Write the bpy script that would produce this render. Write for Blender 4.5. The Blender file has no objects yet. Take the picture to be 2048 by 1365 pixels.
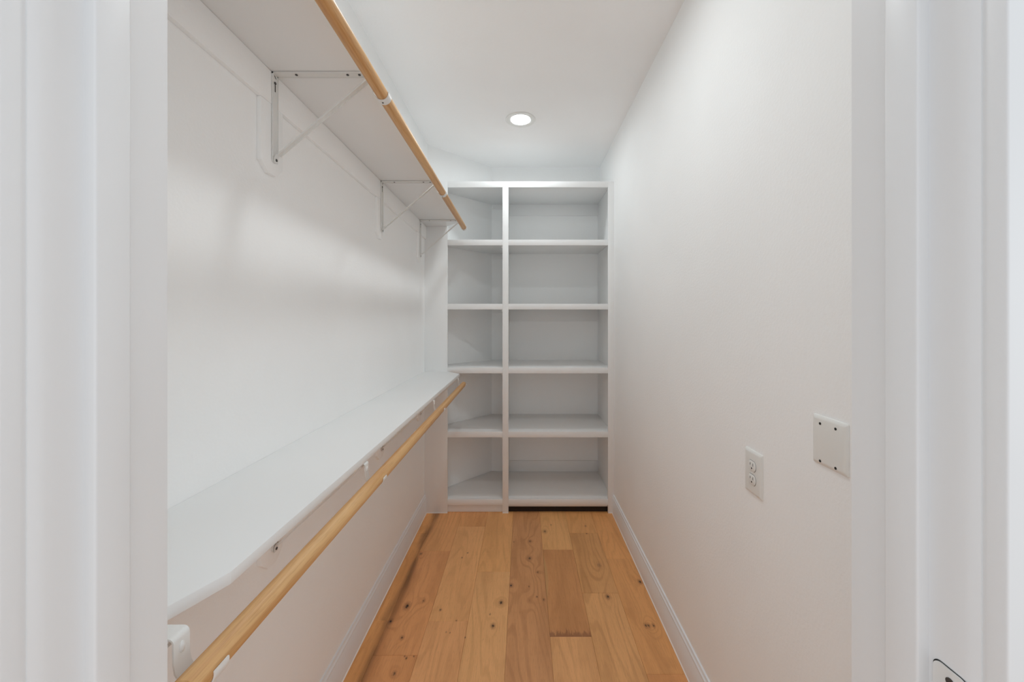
import bpy, bmesh, math, random
from mathutils import Vector, Matrix

random.seed(4)
S = bpy.context.scene
COL = S.collection

# ------------------------------------------------------------------ camera, light, exposure
EYE = 1.40
F_PX = 780.0
cam_d = bpy.data.cameras.new('camera')
cam_d.sensor_fit = 'HORIZONTAL'
cam_d.sensor_width = 36.0
cam_d.lens = 36.0 * F_PX / 2048.0
cam_d.shift_x = -(1047.0 - 1024.0) / 2048.0
cam_d.shift_y = -(682.5 - 637.0) / 2048.0
cam_d.clip_start = 0.02
cam = bpy.data.objects.new('camera', cam_d)
cam.location = (0, 0, EYE)
cam.rotation_euler = (math.radians(90), 0, 0)
COL.objects.link(cam)
S.camera = cam

w = bpy.data.worlds.new('daylit_house')
S.world = w
w.use_nodes = True
w.node_tree.nodes['Background'].inputs[0].default_value = (0.90, 0.955, 1.0, 1)
w.node_tree.nodes['Background'].inputs[1].default_value = 0.98

ad = bpy.data.lights.new('hall_window_light', 'AREA')
ad.shape = 'RECTANGLE'
ad.size, ad.size_y = 1.2, 1.5
ad.energy = 9.0
ad.color = (0.90, 0.955, 1.0)
ao = bpy.data.objects.new('hall_window_light', ad)
ao.location = (2.3, -1.9, 1.7)
ao.rotation_euler = (Vector((-0.3, 0.35, 1.4)) - Vector(ao.location)).to_track_quat('-Z', 'Y').to_euler()
COL.objects.link(ao)

LAMP = (114.0, 141.0)    # radiance of the two downlight lenses
LAMP_Y = (2.52, 1.29)
LAMP_X = -0.019

S.view_settings.view_transform = 'Standard'
S.view_settings.look = 'None'
S.view_settings.exposure = 0.0
S.view_settings.gamma = 1.0
S.view_settings.use_curve_mapping = False
S.cycles.diffuse_bounces = 16
S.cycles.max_bounces = 18
S.cycles.caustics_reflective = False
S.cycles.caustics_refractive = False


# ------------------------------------------------------------------ helpers
def lin(c):
    out = []
    for v in c:
        v /= 255.0
        out.append(v / 12.92 if v <= 0.04045 else ((v + 0.055) / 1.055) ** 2.4)
    return (*out, 1.0)


class Nodes:
    def __init__(self, name):
        self.m = bpy.data.materials.new(name)
        self.m.use_nodes = True
        self.t = self.m.node_tree
        self.b = self.t.nodes['Principled BSDF']

    def n(self, typ, **kw):
        nd = self.t.nodes.new(typ)
        for k, v in kw.items():
            setattr(nd, k, v)
        return nd

    def put(self, sock, v):
        if isinstance(v, bpy.types.NodeSocket):
            self.t.links.new(v, sock)
        else:
            sock.default_value = v

    def math(self, op, a, b=None, c=None, clamp=False):
        nd = self.n('ShaderNodeMath', operation=op, use_clamp=clamp)
        self.put(nd.inputs[0], a)
        if b is not None:
            self.put(nd.inputs[1], b)
        if c is not None:
            self.put(nd.inputs[2], c)
        return nd.outputs[0]

    def vmath(self, op, a, b):
        nd = self.n('ShaderNodeVectorMath', operation=op)
        self.put(nd.inputs[0], a)
        self.put(nd.inputs[1], b)
        return nd.outputs['Value'] if op in ('LENGTH', 'DISTANCE') else nd.outputs[0]

    def mix(self, f, a, b):
        nd = self.n('ShaderNodeMix', data_type='RGBA')
        self.put(nd.inputs[0], f)
        self.put(nd.inputs[6], a)
        self.put(nd.inputs[7], b)
        return nd.outputs[2]

    def noise(self, vec, scale, detail=2.0, rough=0.5):
        nd = self.n('ShaderNodeTexNoise')
        self.put(nd.inputs['Vector'], vec)
        nd.inputs['Scale'].default_value = scale
        nd.inputs['Detail'].default_value = detail
        nd.inputs['Roughness'].default_value = rough
        return nd.outputs[0]

    def smooth(self, v, lo, hi, a=0.0, b=1.0):
        nd = self.n('ShaderNodeMapRange', interpolation_type='SMOOTHSTEP')
        self.put(nd.inputs[0], v)
        nd.inputs[1].default_value, nd.inputs[2].default_value = lo, hi
        nd.inputs[3].default_value, nd.inputs[4].default_value = a, b
        return nd.outputs[0]

    def bump(self, h, strength, dist):
        nd = self.n('ShaderNodeBump')
        nd.inputs['Strength'].default_value = strength
        nd.inputs['Distance'].default_value = dist
        self.put(nd.inputs['Height'], h)
        self.t.links.new(nd.outputs[0], self.b.inputs['Normal'])

    def obj(self):
        return self.n('ShaderNodeTexCoord').outputs['Object']


def paint(name, col, rough, bump_scale=0.0, bump=0.0, streak=False):
    k = Nodes(name)
    v = k.obj()
    n = k.noise(v, 1.7, 2)
    f = k.smooth(n, 0.35, 0.65)
    c = lin(col)
    k.put(k.b.inputs['Base Color'], k.mix(f, c, tuple(min(1, x * 0.975) for x in c[:3]) + (1,)))
    k.b.inputs['Roughness'].default_value = rough
    if bump:
        if streak:
            mp = k.vmath('MULTIPLY', v, (1, 1, 0.06))
            h = k.noise(mp, bump_scale, 2)
        else:
            h = k.noise(v, bump_scale, 3, 0.55)
        k.bump(h, bump, 0.002)
    return k.m


M = {}
M['wall'] = paint('wall_paint', (245, 246, 246), 0.75, 120, 0.30)
M['ceiling'] = paint('ceiling_paint', (246, 246, 246), 0.85, 80, 0.25)
M['trim'] = paint('trim_enamel', (234, 238, 242), 0.38, 60, 0.06, True)
M['jamb'] = paint('door_frame_enamel', (232, 233, 234), 0.36, 55, 0.10, True)
M['shelf'] = paint('shelf_enamel', (234, 235, 235), 0.42, 70, 0.05)
M['caulk'] = paint('caulk', (240, 239, 236), 0.5)
M['steel'] = paint('white_powder_coat', (228, 228, 226), 0.33)
M['plastic'] = paint('white_plastic', (232, 232, 229), 0.28)
M['shade'] = paint('dark_cavity', (40, 28, 20), 0.9)


def simple(name, col, rough, metal=0.0):
    k = Nodes(name)
    n = k.noise(k.obj(), 30, 2)
    c = lin(col)
    k.put(k.b.inputs['Base Color'], k.mix(n, c, tuple(x * 0.8 for x in c[:3]) + (1,)))
    k.b.inputs['Roughness'].default_value = rough
    k.b.inputs['Metallic'].default_value = metal
    return k.m


M['screw'] = simple('zinc_screw', (92, 90, 88), 0.45, 0.7)
M['slot'] = simple('dark_slot', (38, 36, 34), 0.8)


def lens_mat(power):
    k = Nodes('lit_lens')
    k.b.inputs['Base Color'].default_value = (0.9, 0.9, 0.88, 1)
    k.b.inputs['Emission Color'].default_value = (0.935, 1.0, 1.025, 1)
    k.b.inputs['Emission Strength'].default_value = power
    return k.m



def rod_mat():
    k = Nodes('varnished_rod_wood')
    v = k.obj()
    s1 = k.noise(k.vmath('MULTIPLY', v, (1.0, 0.022, 1.0)), 90, 3, 0.6)
    s2 = k.noise(k.vmath('MULTIPLY', v, (1.0, 0.05, 1.0)), 420, 2, 0.6)
    s3 = k.noise(k.vmath('MULTIPLY', v, (1.0, 0.12, 1.0)), 14, 2, 0.5)
    c = k.mix(k.smooth(s1, 0.35, 0.68), lin((212, 168, 116)), lin((194, 144, 90)))
    c = k.mix(k.math('MULTIPLY', k.smooth(s2, 0.45, 0.75), 0.35), c, lin((158, 108, 60)))
    c = k.mix(k.math('MULTIPLY', k.smooth(s3, 0.45, 0.7), 0.4), c, lin((224, 184, 128)))
    k.put(k.b.inputs['Base Color'], c)
    k.b.inputs['Roughness'].default_value = 0.44
    return k.m


M['rod'] = rod_mat()


def wood_mat(name, tone, xc, seed, knots, freq=9.0, stain=None, sap=None, dark=None, contrast=1.0):
    """oak board: contour grain, fibres, knots at world places"""
    k = Nodes(name)
    v = k.obj()
    sep = k.n('ShaderNodeSeparateXYZ')
    k.put(sep.inputs[0], v)
    X, Y = sep.outputs[0], sep.outputs[1]
    off = k.vmath('ADD', k.vmath('MULTIPLY', v, (1.0, 0.11, 1.0)), (seed * 3.17, seed * 1.31, seed))
    field = k.noise(off, 5.5, 2.0, 0.42)
    coreS = None
    haloS = None
    for (kx, ky, r, d) in knots:
        dd = k.vmath('MULTIPLY', k.vmath('SUBTRACT', v, (kx, ky, 0)), (1.0, 0.62, 0.0))
        ln = k.vmath('LENGTH', dd, (0, 0, 0))
        if r > 0.006:
            g = k.math('POWER', 2.718, k.math('MULTIPLY', k.math('MULTIPLY', ln, ln), -1.0 / (2 * (r * 2.6) ** 2)))
            field = k.math('MULTIPLY_ADD', g, 0.085, field)
        wob = k.math('ADD', ln, k.math('MULTIPLY', k.math('SUBTRACT', k.noise(v, 190, 3), 0.5), r * 1.5))
        core = k.math('MULTIPLY', k.smooth(wob, r * 0.25, r * 0.75, 1, 0), d)
        halo = k.math('MULTIPLY', k.smooth(wob, r * 0.5, r * 2.0, 1, 0), 0.5 * d)
        coreS = core if coreS is None else k.math('MAXIMUM', coreS, core)
        haloS = halo if haloS is None else k.math('MAXIMUM', haloS, halo)
    ring = k.math('SINE', k.math('MULTIPLY', field, 6.283 * freq))
    ring = k.smooth(ring, 0.15, 1.0)
    fine = k.noise(k.vmath('MULTIPLY', v, (1.0, 0.028, 1.0)), 330, 3, 0.6)
    pores = k.noise(k.vmath('MULTIPLY', v, (1.0, 0.05, 1.0)), 620, 1, 0.5)
    broad = k.noise(k.vmath('ADD', k.vmath('MULTIPLY', v, (1.0, 0.16, 1.0)), (seed, seed * 2.0, 0)), 11, 2, 0.5)
    c0 = lin(tone)
    c0 = (min(1, c0[0] * 1.66), min(1, c0[1] * 1.86), min(1, c0[2] * 1.86), 1)
    dk = tuple(a * b for a, b in zip(c0[:3], (0.74, 0.69, 0.62))) + (1,)
    lt = tuple(min(1, a * b) for a, b in zip(c0[:3], (1.10, 1.11, 1.12))) + (1,)
    c = k.mix(k.math('MULTIPLY', k.smooth(broad, 0.4, 0.66), 0.65), c0, lt)
    c = k.mix(k.math('MULTIPLY', k.smooth(broad, 0.5, 0.3), 0.35), c, dk)
    c = k.mix(k.math('MULTIPLY', k.math('MULTIPLY', ring, k.smooth(k.noise(v, 7, 2), 0.3, 0.65, 0.35, 1.0)), 0.40 * contrast), c, dk)
    c = k.mix(k.math('MULTIPLY', k.smooth(fine, 0.42, 0.72), 0.42), c, dk)
    c = k.mix(k.math('MULTIPLY', k.smooth(pores, 0.6, 0.75), 0.25), c, lin((120, 76, 44)))
    if sap:
        (sx0, sy0, sy1, sw) = sap
        t = k.math('DIVIDE', k.math('SUBTRACT', Y, sy0), sy1 - sy0)
        wd = k.math('MULTIPLY', k.math('SINE', k.math('MULTIPLY', t, 3.1416)), sw)
        ins = k.smooth(k.math('SUBTRACT', k.math('ADD', wd, sx0), X), -0.001, 0.002)
        ins = k.math('MULTIPLY', ins, k.math('MULTIPLY', k.smooth(t, 0, 0.05), k.smooth(t, 1, 0.95)))
        c = k.mix(k.math('MULTIPLY', ins, 0.85), c, lin((200, 152, 100)))
    if stain is not None:
        nn = k.noise(k.vmath('MULTIPLY', v, (1.0, 0.10, 1.0)), 75, 4, 0.75)
        reach = k.math('MULTIPLY', k.math('SUBTRACT', nn, 0.30), 0.15)
        f = k.smooth(k.math('SUBTRACT', k.math('ADD', reach, stain), Y), -0.004, 0.018)
        c = k.mix(k.math('MULTIPLY', f, 0.62), c, lin((122, 74, 50)))
    if dark:  # heartwood streak, with the hanging rod's floor shadow put into its colour
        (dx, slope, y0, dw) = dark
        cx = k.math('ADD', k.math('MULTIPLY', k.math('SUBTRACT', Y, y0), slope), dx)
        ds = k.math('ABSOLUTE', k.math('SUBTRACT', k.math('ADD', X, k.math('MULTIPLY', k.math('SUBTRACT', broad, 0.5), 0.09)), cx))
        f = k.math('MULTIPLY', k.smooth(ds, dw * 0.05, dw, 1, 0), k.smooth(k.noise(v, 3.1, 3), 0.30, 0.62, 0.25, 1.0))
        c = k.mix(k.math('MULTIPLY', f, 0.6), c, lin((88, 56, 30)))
    if coreS is not None:
        c = k.mix(haloS, c, lin((112, 66, 40)))
        c = k.mix(coreS, c, lin((34, 24, 20)))
    k.put(k.b.inputs['Base Color'], c)
    k.b.inputs['Roughness'].default_value = 0.42
    k.bump(fine, 0.08, 0.001)
    return k.m


def add_box(bm, x0, x1, y0, y1, z0, z1, bev=0.0, seg=2):
    r = bmesh.ops.create_cube(bm, size=1.0)
    vs = r['verts']
    for v in vs:
        v.co = Vector((x0 + (v.co.x + 0.5) * (x1 - x0), y0 + (v.co.y + 0.5) * (y1 - y0), z0 + (v.co.z + 0.5) * (z1 - z0)))
    if bev:
        es = list({e for v in vs for e in v.link_edges})
        bmesh.ops.bevel(bm, geom=es, offset=bev, segments=seg, affect='EDGES', profile=0.5)


def add_prism(bm, pts, axis, a0, a1, bev=0.0):
    """closed outline extruded along an axis; pts are the other two coordinates in cyclic order (x:yz, y:xz, z:xy)"""
    def co(p, a):
        return {'x': (a, p[0], p[1]), 'y': (p[0], a, p[1]), 'z': (p[0], p[1], a)}[axis]
    A = [bm.verts.new(co(p, a0)) for p in pts]
    B = [bm.verts.new(co(p, a1)) for p in pts]
    n = len(pts)
    fs = [bm.faces.new(A), bm.faces.new(B[::-1])]
    for i in range(n):
        fs.append(bm.faces.new((A[i], B[i], B[(i + 1) % n], A[(i + 1) % n])))
    bmesh.ops.recalc_face_normals(bm, faces=fs)
    if bev:
        es = list({e for f in fs for e in f.edges})
        bmesh.ops.bevel(bm, geom=es, offset=bev, segments=2, affect='EDGES', profile=0.5)


def add_cyl(bm, c, axis, r, h, seg=20, bev=0.0, r2=None):
    rot = {'x': Matrix.Rotation(math.radians(90), 4, 'Y'), 'y': Matrix.Rotation(math.radians(-90), 4, 'X'), 'z': Matrix.Identity(4)}[axis]
    mt = Matrix.Translation(c) @ rot
    res = bmesh.ops.create_cone(bm, cap_ends=True, segments=seg, radius1=r, radius2=r if r2 is None else r2, depth=h, matrix=mt)
    if bev:
        es = [e for e in {e for v in res['verts'] for e in v.link_edges} if len(e.link_faces) == 2 and any(len(f.verts) > 4 for f in e.link_faces)]
        bmesh.ops.bevel(bm, geom=es, offset=bev, segments=2, affect='EDGES', profile=0.5)


def add_strip(bm, path, wid, th, yc=0.0):
    """flat steel strip following a path in the XZ plane, wide along Y"""
    P = [Vector((p[0], 0, p[1])) for p in path]
    lo, hi = [], []
    for i, p in enumerate(P):
        d = (P[min(i + 1, len(P) - 1)] - P[max(i - 1, 0)]).normalized()
        nrm = Vector((-d.z, 0, d.x)) * th * 0.5
        row = []
        for s, y in ((-1, -1), (1, -1), (1, 1), (-1, 1)):
            q = p + nrm * s
            row.append(bm.verts.new((q.x, yc + y * wid * 0.5, q.z)))
        lo.append(row)
    fs = []
    for a, b in zip(lo, lo[1:]):
        for j in range(4):
            fs.append(bm.faces.new((a[j], a[(j + 1) % 4], b[(j + 1) % 4], b[j])))
    fs.append(bm.faces.new(lo[0][::-1]))
    fs.append(bm.faces.new(lo[-1]))
    bmesh.ops.recalc_face_normals(bm, faces=fs)


def add_lathe(bm, prof, c, seg=48, closed=False):
    rows = []
    for (r, z) in prof:
        rows.append([bm.verts.new((c[0] + r * math.cos(2 * math.pi * i / seg), c[1] + r * math.sin(2 * math.pi * i / seg), c[2] + z)) for i in range(seg)])
    fs = []
    pairs = list(zip(rows, rows[1:]))
    if closed:
        pairs.append((rows[-1], rows[0]))
    for a, b in pairs:
        for i in range(seg):
            fs.append(bm.faces.new((a[i], a[(i + 1) % seg], b[(i + 1) % seg], b[i])))
    bmesh.ops.recalc_face_normals(bm, faces=fs)


def link(name, bm, mat, parent=None, smooth=True):
    me = bpy.data.meshes.new(name)
    bm.to_mesh(me)
    bm.free()
    me.materials.append(mat)
    if smooth:
        for p in me.polygons:
            p.use_smooth = True
        me.set_sharp_from_angle(angle=math.radians(32))
    o = bpy.data.objects.new(name, me)
    COL.objects.link(o)
    if parent is not None:
        o.parent = parent
    return o


def box(name, mat, x0, x1, y0, y1, z0, z1, bev=0.0, parent=None):
    bm = bmesh.new()
    add_box(bm, x0, x1, y0, y1, z0, z1, bev)
    return link(name, bm, mat, parent)


def struct(o):
    o['kind'] = 'structure'
    return o


def empty(name, loc=(0, 0, 0)):
    o = bpy.data.objects.new(name, None)
    o.empty_display_size = 0.05
    o.location = loc
    COL.objects.link(o)
    return o


def tag(o, label, cat, group=None):
    o['label'] = label
    o['category'] = cat
    if group:
        o['group'] = group
    return o


# ------------------------------------------------------------------ room measures
XL, XR = -0.710, 0.650         # side walls
YB = 3.320                     # back wall
YF0, YF1 = 0.329, 0.454        # doorway wall, near and far face
CEIL = 2.685
YU = 2.800                     # face of the built-in shelving
JL, JR = -0.4145, 0.382        # faces of the door jambs
DIAG = ((XL, 2.880), (-0.270, YB))
DOOR_H = 2.06


# ------------------------------------------------------------------ shell
bm = bmesh.new()
add_box(bm, XL - 0.12, XL, YF1, 2.880, -0.02, CEIL)
wall_left = struct(link('wall_left', bm, M['wall']))
bm = bmesh.new()
add_prism(bm, [DIAG[0], DIAG[1], (DIAG[1][0], YB + 0.12), (XL - 0.12, YB + 0.12), (XL - 0.12, 2.880)], 'z', -0.02, CEIL)
struct(link('wall_corner', bm, M['wall']))
struct(box('wall_back', M['wall'], DIAG[1][0], XR + 0.12, YB, YB + 0.12, -0.02, CEIL))
wall_right = struct(box('wall_right', M['wall'], XR, XR + 0.12, YF1, YB, -0.02, CEIL))
bm = bmesh.new()
add_prism(bm, [(-2.2, -0.02), (JL - 0.02, -0.02), (JL - 0.02, DOOR_H + 0.02), (JR + 0.02, DOOR_H + 0.02), (JR + 0.02, -0.02), (2.2, -0.02), (2.2, CEIL), (-2.2, CEIL)], 'y', YF0, YF1)
struct(link('wall_front', bm, M['wall']))

# ceiling with two round openings for the downlights
bm = bmesh.new()
R_HOLE = 0.088
cx0, cx1 = LAMP_X - 0.15, LAMP_X + 0.15
x0, x1, y0, y1 = XL - 0.12, XR + 0.12, YF0, YB + 0.12


def quad(pts):
    return bm.faces.new([bm.verts.new((*p, CEIL)) for p in pts])


cells = sorted((y - 0.15, y + 0.15, y) for y in LAMP_Y)
quad([(x0, y0), (x0, y1), (cx0, y1), (cx0, y0)])
quad([(cx1, y0), (cx1, y1), (x1, y1), (x1, y0)])
ya = y0
for (ca, cb, cy) in cells:
    quad([(cx0, ya), (cx0, ca), (cx1, ca), (cx1, ya)])
    n = 48
    cir, sq = [], []
    for i in range(n):
        a = 2 * math.pi * (i + 0.0) / n
        cs, sn = math.cos(a), math.sin(a)
        k = 0.15 / max(abs(cs), abs(sn))
        cir.append((LAMP_X + R_HOLE * cs, cy + R_HOLE * sn))
        sq.append((LAMP_X + k * cs, cy + k * sn))
    for i in range(n):
        j = (i + 1) % n
        quad([sq[i], cir[i], cir[j], sq[j]])
    ya = cb
quad([(cx0, ya), (cx0, y1), (cx1, y1), (cx1, ya)])
bmesh.ops.remove_doubles(bm, verts=bm.verts, dist=1e-5)
for f in bm.faces:
    if f.normal.z > 0:
        f.normal_flip()
struct(link('ceiling', bm, M['ceiling'], smooth=False))

# floor: a base slab that carries every board
floor = struct(box('floor', M['shade'], -2.2, 2.2, -1.6, YB + 0.12, -0.06, -0.0155))


def fl(px, py):
    d = EYE * F_PX / (py - 637.0)
    return ((px - 1047.0) / F_PX * d, d)


def z7(a, b, r, d):
    return (*fl(680 + a * 0.2528, 1020 + b * 0.2528), r, d)


def z8(a, b, r, d):
    return (*fl(1020 + a * 0.2528, 1020 + b * 0.2528), r, d)


EDGES = [-1.365, -1.180, -0.995, -0.810, -0.625, -0.440, -0.256, -0.0735, 0.1165, 0.299, 0.483, 0.668, 0.853, 1.038, 1.223]
JOINTS = {
    0: [1.1], 1: [0.1], 2: [0.9, -0.6], 3: [2.536, 1.805, 0.55, -0.5],
    4: [2.343, 1.619, 0.30], 5: [2.619, 1.802, 0.75, -0.35], 6: [2.154, 0.62, -0.2],
    7: [0.90, -0.55], 8: [2.358, 1.714, 0.35], 9: [2.541, 1.986, 0.70, -0.3], 10: [2.267, 1.533, 0.18],
    11: [0.6], 12: [-0.1], 13: [0.5]}
TONES = {
    3: [(184, 126, 76), (180, 122, 74)],
    4: [(180, 124, 80), (176, 118, 76), (174, 116, 74)],
    5: [(178, 122, 78), (184, 130, 86), (183, 128, 86)],
    6: [(182, 128, 82), (184, 132, 88)],
    7: [(166, 114, 76)],
    8: [(182, 130, 84), (162, 109, 69), (180, 127, 84)],
    9: [(178, 124, 78), (170, 119, 76), (178, 126, 82)],
    10: [(184, 126, 78), (178, 122, 76), (176, 118, 74)]}
KNOTS = [
    z7(530, 765, 0.013, 1.0), z7(660, 722, 0.007, 0.6), z7(400, 885, 0.008, 1.0), z7(490, 1015, 0.007, 0.8),
    z7(430, 1297, 0.008, 0.7), z7(525, 1175, 0.004, 1.0), z7(512, 1160, 0.003, 1.0), z7(585, 1160, 0.003, 0.9),
    z7(795, 793, 0.005, 0.9), z7(1275, 735, 0.010, 1.0), z7(1210, 920, 0.009, 0.9), z7(1010, 342, 0.004, 0.9),
    z7(965, 380, 0.004, 0.9), z7(920, 880, 0.004, 0.7), z7(990, 1012, 0.003, 0.8), z7(640, 350, 0.008, 0.6),
    z7(1187, 828, 0.004, 0.6), z7(870, 975, 0.003, 0.6), z7(840, 970, 0.003, 0.6),
    z8(158, 250, 0.009, 0.7), z8(155, 385, 0.012, 0.75), z8(218, 495, 0.007, 0.6), z8(275, 172, 0.013, 0.65),
    z8(325, 120, 0.005, 0.6), z8(598, 130, 0.006, 0.6), z8(606, 188, 0.005, 1.0), z8(8, 600, 0.008, 1.0),
    z8(150, 608, 0.004, 0.7), z8(213, 690, 0.004, 0.9), z8(268, 712, 0.006, 0.65), z8(705, 440, 0.018, 0.28),
    z8(775, 690, 0.010, 0.9), z8(1030, 572, 0.009, 1.0), z8(1075, 918, 0.008, 0.75), z8(1095, 918, 0.008, 0.75),
    z8(1135, 918, 0.007, 0.7), z8(30, 255, 0.005, 0.5), z8(155, 720, 0.010, 0.16)]
seed = 1.0
for ci in range(len(EDGES) - 1):
    ex0, ex1 = EDGES[ci], EDGES[ci + 1]
    inside = 3 <= ci <= 10
    far = YB if inside else YF0
    if ci == 3:
        far = 2.99
    cuts = [far] + [j for j in JOINTS[ci] if j < far - 0.05] + [-1.55]
    for pi, (b, a) in enumerate(zip(cuts, cuts[1:])):
        seed += 1.618
        runs = [(a, b)]
        if a < YF0 - 0.001 < b and inside:
            runs = [(a, b)]
        tone = TONES.get(ci, [(180, 126, 82)])
        tone = tone[min(pi, len(tone) - 1)]
        kn = [q for q in KNOTS if ex0 - 0.004 <= q[0] <= ex1 + 0.004 and a <= q[1] <= b]
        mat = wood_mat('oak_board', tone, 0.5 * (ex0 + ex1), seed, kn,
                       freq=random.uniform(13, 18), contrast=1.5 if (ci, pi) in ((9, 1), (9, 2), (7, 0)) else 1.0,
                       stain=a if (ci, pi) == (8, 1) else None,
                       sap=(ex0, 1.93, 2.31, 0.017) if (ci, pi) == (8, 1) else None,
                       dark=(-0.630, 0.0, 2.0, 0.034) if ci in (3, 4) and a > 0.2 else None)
        bx0, bx1 = ex0 + 0.0003, ex1 - 0.0003
        if inside and b > YF0 + 0.05:
            bx0, bx1 = max(bx0, XL + 0.001), min(bx1, XR - 0.001)
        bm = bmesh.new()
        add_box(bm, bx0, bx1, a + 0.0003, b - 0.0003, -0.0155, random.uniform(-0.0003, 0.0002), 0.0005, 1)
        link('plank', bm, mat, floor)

# ------------------------------------------------------------------ baseboards
PROF = [(0.0, 0.0), (0.0125, 0.0), (0.0125, 0.104), (0.0112, 0.1065), (0.0112, 0.112), (0.0125, 0.1145), (0.0118, 0.118),
        (0.0085, 0.1215), (0.0072, 0.125), (0.0072, 0.129), (0.0060, 0.1325), (0.0, 0.134)]
bm = bmesh.new()
add_prism(bm, [(XL + p[0], p[1]) for p in PROF], 'y', YF1, YU)
bb = struct(link('baseboard_left', bm, M['trim']))
bm = bmesh.new()
add_prism(bm, [(XL + 0.0125, 0.0), (XL + 0.0160, 0.0), (XL + 0.0125, 0.0045)], 'y', YF1 + 0.01, YU - 0.004)
link('caulk_line', bm, M['caulk'], bb)
bm = bmesh.new()
add_prism(bm, [(XR - p[0], p[1]) for p in PROF], 'y', YF1, YU)
bb = struct(link('baseboard_right', bm, M['trim']))
bm = bmesh.new()
add_prism(bm, [(XR - 0.0125, 0.0), (XR - 0.0160, 0.0), (XR - 0.0125, 0.0045)], 'y', YF1 + 0.01, YU - 0.004)
link('caulk_line', bm, M['caulk'], bb)

# ------------------------------------------------------------------ doorway
door = struct(empty('door_1', (0, 0, 0)))
for s, jx in ((-1, JL), (1, JR)):
    e = 0.004
    bm = bmesh.new()
    prof = [(jx, YF0 + 0.0095), (jx + s * 0.0016, YF0 + 0.0045), (jx + s * 0.0042, YF0), (jx + s * 0.02, YF0), (jx + s * 0.02, YF1), (jx, YF1)]
    add_prism(bm, prof, 'z', 0.0, DOOR_H)
    j = struct(link('jamb', bm, M['jamb'], door))
    bm = bmesh.new()
    xa, xb = sorted((jx + s * 0.004, jx - s * 0.011))
    add_box(bm, xa, xb, 0.3675, 0.4015, 0.0, DOOR_H - 0.011, 0.0022, 3)
    link('stop', bm, M['jamb'], door)
    bm = bmesh.new()
    xa, xb = sorted((jx + s * 0.005, jx + s * 0.094))
    add_box(bm, xa, xb, YF0 - 0.0175, YF0 + 0.003, 0.0, DOOR_H + 0.005, 0.0018, 3)
    link('casing', bm, M['jamb'], door)
bm = bmesh.new()
add_box(bm, JL - 0.02, JR + 0.02, YF0, YF1, DOOR_H, DOOR_H + 0.02, 0.002)
link('head_jamb', bm, M['jamb'], door)
bm = bmesh.new()
add_box(bm, JL - 0.094, JR + 0.094, YF0 - 0.0175, YF0, DOOR_H + 0.005, DOOR_H + 0.094, 0.002)
link('head_casing', bm, M['jamb'], door)
bm = bmesh.new()
add_box(bm, JL, JR, 0.3675, 0.4015, DOOR_H - 0.011, DOOR_H, 0.002)
link('head_stop', bm, M['jamb'], door)

# strike plate let into the right jamb: rounded outline, curled lip, latch opening, two screws
bm = bmesh.new()
zt = EYE - (1322 - 637) / F_PX * 0.358
ya_, yb_ = 0.3335, 0.3625
out = []
rc = 0.007
for (cy, cz, a0) in ((yb_ - rc, zt - rc, 0), (ya_ + rc, zt - rc, 90), (ya_ + rc, zt - 0.057 + rc, 180), (yb_ - rc, zt - 0.057 + rc, 270)):
    for q in range(7):
        a = math.radians(a0 + q * 15)
        out.append((cy + rc * math.cos(a), cz + rc * math.sin(a)))
add_prism(bm, out, 'x', JR - 0.0016, JR + 0.0004)
strike = link('strike_plate', bm, M['steel'], door)
strike['label'] = 'white painted strike plate with rounded corners and dark screws'
for zz in (zt - 0.0105, zt - 0.0465):
    bm = bmesh.new()
    add_cyl(bm, (JR - 0.0018, 0.3475, zz), 'x', 0.0036, 0.0012, 16)
    link('screw', bm, M['screw'], strike)
bm = bmesh.new()
add_box(bm, JR - 0.0022, JR - 0.0012, 0.338, 0.355, zt - 0.038, zt - 0.0185)
link('latch_opening', bm, M['slot'], strike)
bm = bmesh.new()
add_strip(bm, [(0, 0), (0.0025, -0.003), (0.007, -0.0055)], 0.034, 0.0014)
for v in bm.verts:
    a, b, c = v.co
    v.co = Vector((JR - 0.0008 + a, ya_ + c, zt - 0.0285 + b))
link('lip', bm, M['steel'], strike)
bm = bmesh.new()
pth = [(p[0], p[1]) for p in out]
rows = []
cyc, czc = (ya_ + yb_) / 2, zt - 0.0285
inn = [(cyc + (p[0] - cyc) * 1.07, czc + (p[1] - czc) * 1.032) for p in pth]
A = [bm.verts.new((JR - 0.0004, *p)) for p in pth]
B = [bm.verts.new((JR - 0.0004, *p)) for p in inn]
for i in range(len(A)):
    bm.faces.new((A[i], A[(i + 1) % len(A)], B[(i + 1) % len(A)], B[i]))
link('mortise_gap', bm, M['slot'], strike, smooth=False)

# ------------------------------------------------------------------ built-in shelving
unit = tag(empty('shelving_unit', (0, YU, 0)),
           'tall white built-in shelving with two columns of five open bays across the far end', 'shelving')


def upart(name, mat, *b, bev=0.0012):
    bm = bmesh.new()
    add_box(bm, *b, bev)
    o = link(name, bm, mat)
    o.parent = unit
    o.matrix_parent_inverse = Matrix.Translation((0, -YU, 0))
    return o


def uprism(name, pts, z0, z1, bev=0.001):
    bm = bmesh.new()
    add_prism(bm, pts, 'z', z0, z1, bev)
    o = link(name, bm, M['shelf'])
    o.parent = unit
    o.matrix_parent_inverse = Matrix.Translation((0, -YU, 0))
    return o


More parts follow.
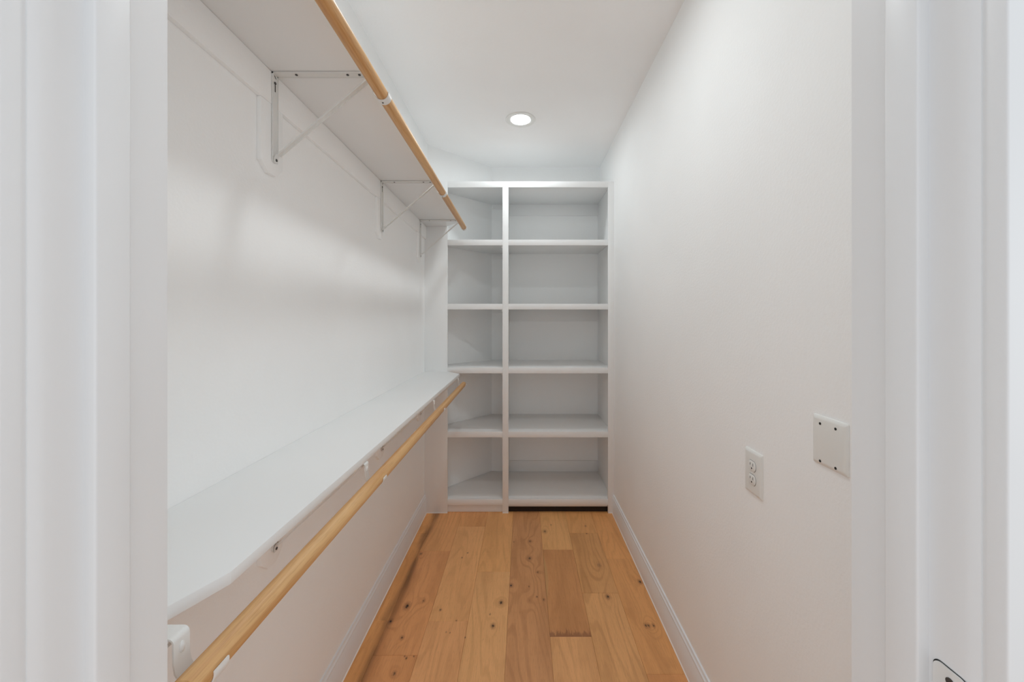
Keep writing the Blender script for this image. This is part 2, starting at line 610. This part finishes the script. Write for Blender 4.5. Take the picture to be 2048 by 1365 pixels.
PX = 0.00359
FT = 0.019
ZT = EYE + 0.984
XS0, XS1 = -0.546, XR            # opening of the face frame
DV0, DV1 = -0.151, -0.108
SR = 0.607
YP = YU + FT
o = upart('stile', M['shelf'], XL, XS0, YU, YP, 0.0, ZT)
o['label'] = 'wide flat stile beside the left wall'
upart('stile', M['shelf'], DV0, DV1, YU, YP, 0.0, ZT - 0.043)
upart('stile', M['shelf'], SR, XR, YU, YP, 0.0, ZT)
upart('rail', M['shelf'], XS0, SR, YU, YP, ZT - 0.043, ZT)
TOPS = [0.565, 0.104, -0.355, -0.815, -1.301]
LB = [(XL + 0.001, YP), (-0.139, YP), (-0.139, YB - 0.001), (DIAG[1][0] + 0.001, YB - 0.001), (XL + 0.001, 2.880)]
for t in TOPS:
    z = EYE + t
    upart('rail', M['shelf'], XS0, DV0, YU, YP, z - 0.041, z)
    upart('rail', M['shelf'], DV1, SR, YU, YP, z - 0.041, z)
    uprism('shelf', LB, z - 0.018, z)
    upart('shelf', M['shelf'], -0.121, 0.632, YP, YB - 0.001, z - 0.018, z, bev=0.001)
    upart('cleat', M['shelf'], -0.160, -0.139, YP + 0.002, YB - 0.014, z - 0.057, z - 0.018)
uprism('top_board', LB, ZT - 0.018, ZT)
upart('top_board', M['shelf'], -0.121, 0.632, YP, YB - 0.001, ZT - 0.018, ZT, bev=0.001)
upart('divider', M['shelf'], -0.139, -0.121, YP, YB - 0.001, 0.0, ZT)
upart('side_panel', M['shelf'], 0.632, XR - 0.0005, YP, YB - 0.001, 0.0, ZT)
for z, h in ((ZT - 0.018, 0.095), (EYE + 0.104 - 0.018, 0.112)):
    upart('back_cleat', M['shelf'], -0.121, 0.632, YB - 0.012, YB - 0.001, z - h, z)
upart('back_cleat', M['shelf'], -0.121, 0.632, YB - 0.012, YB - 0.001, EYE - 1.301, EYE - 1.209)
for z in (ZT - 0.018, EYE + 0.565 - 0.018, EYE + 0.104 - 0.018):
    upart('back_cleat', M['shelf'], -0.262, -0.160, YB - 0.012, YB - 0.001, z - 0.040, z)
upart('toe_board', M['shelf'], XS0 - 0.02, DV0 + 0.01, YU + 0.0192, YU + 0.036, 0.0, 0.062)
upart('toe_cleat', M['shelf'], -0.121, 0.632, YU + 0.0195, YU + 0.0235, 0.0385, 0.081)
o = upart('toe_board', M['shade'], -0.121, 0.632, YU + 0.0240, YU + 0.0365, 0.0, 0.0385)  # dark brown board filling the toe opening of the right column
o['label'] = 'dark board across the toe opening under the right column'
for ca, cb in ((XL + 0.012, XS0), (DV0, DV1), (SR, XR - 0.013)):
    upart('caulk_line', M['caulk'], ca, cb, YU - 0.0025, YU, 0.0, 0.003, bev=0)

# ------------------------------------------------------------------ wall-hung shelves, cleats
XW = XL + 0.013                 # face of cleats and backers
UPZ = lambda y: EYE + 0.684 - (y - 1.08) * 0.0142     # underside of the upper shelf
LOZ = EYE - 0.401                                      # underside of the lower shelf
XE = -0.441                                            # front edge of both shelves


def shelf_board(name, zfun, th, label):
    bm = bmesh.new()
    pts = [(XL + 0.0005, YF1 + 0.002), (-0.497, YF1 + 0.002), (XE, 0.588), (XE, 2.684), (-0.548, YU - 0.0005), (XL + 0.0005, YU - 0.0005)]
    add_prism(bm, pts, 'z', 0.0, th, 0.0008)
    for v in bm.verts:
        v.co.z += zfun(v.co.y)
    o = link(name, bm, M['shelf'])
    return tag(o, label, 'shelf', 'long shelves on the left wall')


shelf_board('wall_shelf', UPZ, 0.019, 'upper long white shelf high on the left wall, its underside showing')
shelf_board('wall_shelf', lambda y: LOZ, 0.019, 'lower long white shelf at waist height on the left wall, its top showing')

BR_Y = (0.500, 1.090, 1.915, 2.628)
bm = bmesh.new()
add_prism(bm, [(YF1 + 0.001, UPZ(YF1) - 0.091), (YU - 0.001, UPZ(YU) - 0.091), (YU - 0.001, UPZ(YU) - 0.0005), (YF1 + 0.001, UPZ(YF1) - 0.0005)], 'x', XL + 0.0002, XW, 0.001)
o = link('cleat', bm, M['wall'], wall_left)
o['label'] = 'flat painted cleat under the upper shelf'
bm = bmesh.new()
add_prism(bm, [(YF1 + 0.001, LOZ - 0.091), (YU - 0.001, LOZ - 0.091), (YU - 0.001, LOZ - 0.0005), (YF1 + 0.001, LOZ - 0.0005)], 'x', XL + 0.0002, XW, 0.001)
link('cleat', bm, M['wall'], wall_left)
for zf in (UPZ, lambda y: LOZ):
    for y in BR_Y:
        a, b = max(y - 0.053, YF1 + 0.002), y + 0.040
        zb, ztop = zf(y) - 0.285, zf(y) - 0.0915
        bm = bmesh.new()
        add_prism(bm, [(a, ztop), (b, ztop), (b, zb + 0.026), (b - 0.03, zb), (a + 0.03, zb), (a, zb + 0.026)], 'x', XL + 0.0002, XW - 0.0002, 0.0012)
        link('backer', bm, M['wall'], wall_left)


# ------------------------------------------------------------------ rod brackets
def arc(cx, cz, r, a0, a1, n):
    return [(cx + r * math.cos(math.radians(a0 + (a1 - a0) * i / n)), cz + r * math.sin(math.radians(a0 + (a1 - a0) * i / n))) for i in range(n + 1)]


def channel(bm, length, wid, dep, th):
    """U channel along +X, open downwards (-Z); base at z 0..-th"""
    pts = [(-wid / 2, 0), (wid / 2, 0), (wid / 2, -dep), (wid / 2 - th, -dep), (wid / 2 - th, -th), (-wid / 2 + th, -th), (-wid / 2 + th, -dep), (-wid / 2, -dep)]
    add_prism(bm, pts, 'x', 0.0, length)


def make_bracket(loc, hx, hz, gap):
    root = empty('rod_bracket', loc)
    bm = bmesh.new()
    channel(bm, hx - gap - 0.006, 0.024, 0.0040, 0.0016)
    top = link('top_arm', bm, M['steel'], root)
    bm = bmesh.new()
    channel(bm, 0.232, 0.024, 0.0040, 0.0016)
    for v in bm.verts:
        x, y, z = v.co
        v.co = Vector((-z, y, -x))
    leg = link('wall_leg', bm, M['steel'], root)
    pts = [(-0.012, -0.2315), (0.012, -0.2315)] + [(0.012 * math.cos(a), -0.238 - 0.012 * math.sin(a)) for a in [math.pi * i / 8 for i in range(9)]]
    bm = bmesh.new()
    add_prism(bm, pts, 'x', 0.0, 0.0022)
    foot = link('foot_tab', bm, M['steel'], leg)
    # brace: U channel on the slant, its lower end a flat tab riveted to the foot
    A, B = Vector((0.0110, 0, -0.226)), Vector((hx - gap - 0.012, 0, -0.010))
    L = (B - A).length
    ang = math.atan2(B.z - A.z, B.x - A.x)
    bm = bmesh.new()
    channel(bm, L, 0.0165, 0.0042, 0.0016)
    R = Matrix.Rotation(-ang, 4, 'Y')
    for v in bm.verts:
        v.co = R @ v.co + A
    brace = link('brace', bm, M['steel'], root)
    bm = bmesh.new()
    add_strip(bm, [(0.0040, -0.249), (0.0050, -0.236), (0.0085, -0.2285), (0.0150, -0.2220)], 0.0165, 0.0020)
    link('brace_tab', bm, M['steel'], brace)
    r = 0.0182
    xs = hx - gap
    path = [(xs - 0.028, -0.0009), (xs - 0.006, -0.0009)] + arc(xs - 0.0065, -0.0074, 0.0065, 85, 0, 6)
    path += [(xs + 0.0003, hz + 0.011)] + ([(xs + 0.0025, hz - 0.001), (xs + 0.0085, hz - 0.0105)] if gap > 0.03 else [(xs + 0.0022, hz - 0.001)]) + arc(hx, hz, r, 226 if gap > 0.03 else 208, 372, 16)
    bm = bmesh.new()
    add_strip(bm, path, 0.0238, 0.0022)
    hook = link('rod_hook', bm, M['steel'], root)
    # pressed rib near the top of the strap
    bm = bmesh.new()
    bmesh.ops.create_uvsphere(bm, u_segments=14, v_segments=8, radius=1.0, matrix=Matrix.Translation((xs + 0.0014, 0.0, -0.018)) @ Matrix.Diagonal((0.0026, 0.0042, 0.0075, 1)))
    link('rib', bm, M['steel'], hook)
    def screw(par, c, axis, r, h):
        bm = bmesh.new()
        add_cyl(bm, c, axis, r, h, 12, 0.0003)
        link('screw', bm, M['screw'], par)
    for sx in (0.062, 0.205, 0.238):
        screw(top, (sx, -0.001, -0.0028), 'z', 0.0036, 0.0016)
    screw(foot, (0.0045, 0.0, -0.241), 'x', 0.0040, 0.0045)
    screw(leg, (0.0032, -0.001, -0.026), 'x', 0.0036, 0.0022)
    screw(hook, (hx - 0.001, 0.0, hz - r - 0.0014), 'z', 0.0026, 0.0014)
    bm = bmesh.new()
    add_box(bm, 0.0022, 0.0026, -0.0014, 0.0014, -0.050, -0.030)
    link('keyhole', bm, M['slot'], leg)
    bm = bmesh.new()
    add_prism(bm, [(0.0026, -0.0055), (0.0050, -0.0055), (0.0120, -0.0120), (0.0096, -0.0120)], 'y', -0.0009, 0.0009)
    for v in bm.verts:
        v.co = Vector((0.0024 + v.co.y * 0.2, v.co.x - 0.007, v.co.z))
    link('keyhole', bm, M['slot'], leg)
    return root


UP_LAB = ['white steel rod bracket under the upper shelf, right behind the doorway wall',
          'white steel rod bracket under the upper shelf, largest in view with its whole brace showing',
          'white steel rod bracket under the upper shelf, middle one of the three in view',
          'white steel rod bracket under the upper shelf, beside the built-in shelving']
LO_LAB = ['white steel rod bracket at the near end of the lower shelf, beside the door jamb',
          'white steel rod bracket under the lower shelf, first one past the cut shelf corner',
          'white steel rod bracket under the lower shelf, second from the built-in shelving',
          'white steel rod bracket at the far end of the lower shelf against the built-in shelving']
ROD_UP = lambda y: (-0.392 - (y - 1.08) * 0.0060, EYE + 0.622 - (y - 1.08) * 0.0065)
ROD_LO = (-0.405, EYE - 0.446)
for i, y in enumerate(BR_Y):
    rx, rz = ROD_UP(y)
    z0 = UPZ(y)
    b = make_bracket((XW + 0.001, y, z0 - 0.0015), rx - XW - 0.001, rz - z0 + 0.0015, 0.025)
    tag(b, UP_LAB[i], 'bracket', 'rod brackets under the upper shelf')
for i, y in enumerate(BR_Y):
    b = make_bracket((XW + 0.001, y, LOZ - 0.0015), ROD_LO[0] - XW - 0.001, ROD_LO[1] - LOZ + 0.0015, 0.034)
    tag(b, LO_LAB[i], 'bracket', 'rod brackets under the lower shelf')


# ------------------------------------------------------------------ hanging rods
def rod(p0, p1, label):
    a, b = Vector(p0), Vector(p1)
    L = (b - a).length
    bm = bmesh.new()
    add_cyl(bm, (0, L / 2, 0), 'y', 0.0164, L, 48, 0.0012)
    o = link('hanging_rod', bm, M['rod'])
    o.location = a
    o.rotation_euler = (b - a).to_track_quat('Y', 'Z').to_euler()
    return tag(o, label, 'rod', 'wooden hanging rods')


def up(y):
    x, z = ROD_UP(y)
    return (x, y, z)


rod(up(0.484), up(2.640), 'round varnished wooden hanging rod held in white hooks below the upper shelf')
rod((ROD_LO[0], 0.463, ROD_LO[1]), (ROD_LO[0], 2.640, ROD_LO[1]), 'round varnished wooden hanging rod running along the front of the lower shelf')

# ------------------------------------------------------------------ downlights
LL = ['round recessed ceiling downlight with glowing lens, white trim ring, before the shelving',
      'round recessed ceiling downlight nearer the doorway, above the frame']
for i, y in enumerate(LAMP_Y):
    d = empty('recessed_downlight', (LAMP_X, y, CEIL))
    tag(d, LL[i], 'ceiling light')
    bm = bmesh.new()
    add_lathe(bm, [(0.0605, 0.0035), (0.0615, 0.0), (0.0640, -0.0028), (0.0720, -0.0040), (0.0860, -0.0050), (0.0935, -0.0048), (0.0957, -0.0036),
                   (0.0957, -0.0010), (0.086, -0.0008), (0.086, 0.030), (0.0605, 0.030)], (0, 0, 0), 64, True)
    link('trim_ring', bm, M['plastic'], d)
    bm = bmesh.new()
    bmesh.ops.create_circle(bm, cap_ends=True, segments=48, radius=0.0605, matrix=Matrix.Translation((0, 0, 0.0030)))
    for f in bm.faces:
        if f.normal.z > 0:
            f.normal_flip()
    link('lens', bm, lens_mat(LAMP[i]), d)
    bm = bmesh.new()
    add_cyl(bm, (0, 0, 0.066), 'z', 0.086, 0.075, 32)
    link('can', bm, M['plastic'], d)


# ------------------------------------------------------------------ wall plates on the right wall
def rrect(y0, y1, z0, z1, r, n=5):
    out = []
    for (cy, cz, a0) in ((y1 - r, z1 - r, 0), (y0 + r, z1 - r, 90), (y0 + r, z0 + r, 180), (y1 - r, z0 + r, 270)):
        for q in range(n + 1):
            a = math.radians(a0 + 90.0 * q / n)
            out.append((cy + r * math.cos(a), cz + r * math.sin(a)))
    return out


def plate_mesh(bm, y0, y1, z0, z1, th):
    """dished wall plate: wide sloped rim rising to a flat face"""
    rows = []
    for (ins, dx) in ((0.0, 0.0), (0.0, 0.0018), (0.0012, 0.0032), (0.006, th - 0.0004), (0.0085, th)):
        rows.append([bm.verts.new((-dx, *p)) for p in rrect(y0 + ins, y1 - ins, z0 + ins, z1 - ins, max(0.0035 - ins * 0.2, 0.001), 4)])
    fs = []
    for a, b in zip(rows, rows[1:]):
        for i in range(len(a)):
            j = (i + 1) % len(a)
            fs.append(bm.faces.new((a[i], a[j], b[j], b[i])))
    fs.append(bm.faces.new(rows[-1]))
    fs.append(bm.faces.new(rows[0][::-1]))
    bmesh.ops.recalc_face_normals(bm, faces=fs)


oy, oz = 1.0975, 0.9652
outlet = tag(empty('power_outlet', (XR, oy, oz)), 'white duplex power outlet with two sockets on the right wall', 'outlet')
bm = bmesh.new()
plate_mesh(bm, -0.0410, 0.0410, -0.0617, 0.0617, 0.0062)
link('cover_plate', bm, M['plastic'], outlet)
for dz in (0.0192, -0.0192):
    bm = bmesh.new()
    pts = []
    for i in range(40):
        a = 2 * math.pi * i / 40
        yy, zz = 0.0172 * math.cos(a), 0.0172 * math.sin(a)
        pts.append((yy, max(-0.0140, min(0.0140, zz)) + dz))
    add_prism(bm, pts, 'x', -0.0082, -0.0050, 0.0006)
    so = link('socket', bm, M['plastic'], outlet)
    box('slot', M['slot'], -0.0085, -0.0080, -0.0073, -0.0055, dz + 0.0004, dz + 0.0085, 0, so)
    box('slot', M['slot'], -0.0085, -0.0080, 0.0055, 0.0073, dz + 0.0014, dz + 0.0078, 0, so)
    bm = bmesh.new()
    add_cyl(bm, (-0.00825, 0.0, dz - 0.0066), 'x', 0.0024, 0.0005, 14)
    link('ground_hole', bm, M['slot'], so)
    bm = bmesh.new()
    inn = [(p[0] * 1.06, dz + (p[1] - dz) * 1.07) for p in pts]
    A = [bm.verts.new((-0.00635, *p)) for p in pts]
    B = [bm.verts.new((-0.00635, *p)) for p in inn]
    for q in range(len(A)):
        bm.faces.new((A[q], A[(q + 1) % len(A)], B[(q + 1) % len(A)], B[q]))
    link('gap', bm, M['screw'], so, smooth=False)
bm = bmesh.new()
add_cyl(bm, (-0.0066, 0, 0), 'x', 0.0030, 0.0016, 16, 0.0004)
link('screw', bm, M['plastic'], outlet)

by, bz = 0.826, 1.1345
blank = tag(empty('blank_wall_plate', (XR, by, bz)), 'white square blank wall plate with four dark screws, half hidden by the door jamb', 'wall plate')
bm = bmesh.new()
plate_mesh(bm, -0.0490, 0.0460, -0.0535, 0.0535, 0.0058)
link('cover_plate', bm, M['plastic'], blank)
for (sy, sz) in ((0.021, 0.0367), (-0.021, 0.0367), (0.021, -0.0445), (-0.021, -0.0445)):
    bm = bmesh.new()
    add_cyl(bm, (-0.0058, sy, sz), 'x', 0.0029, 0.0012, 14)
    link('screw', bm, M['slot'], blank)
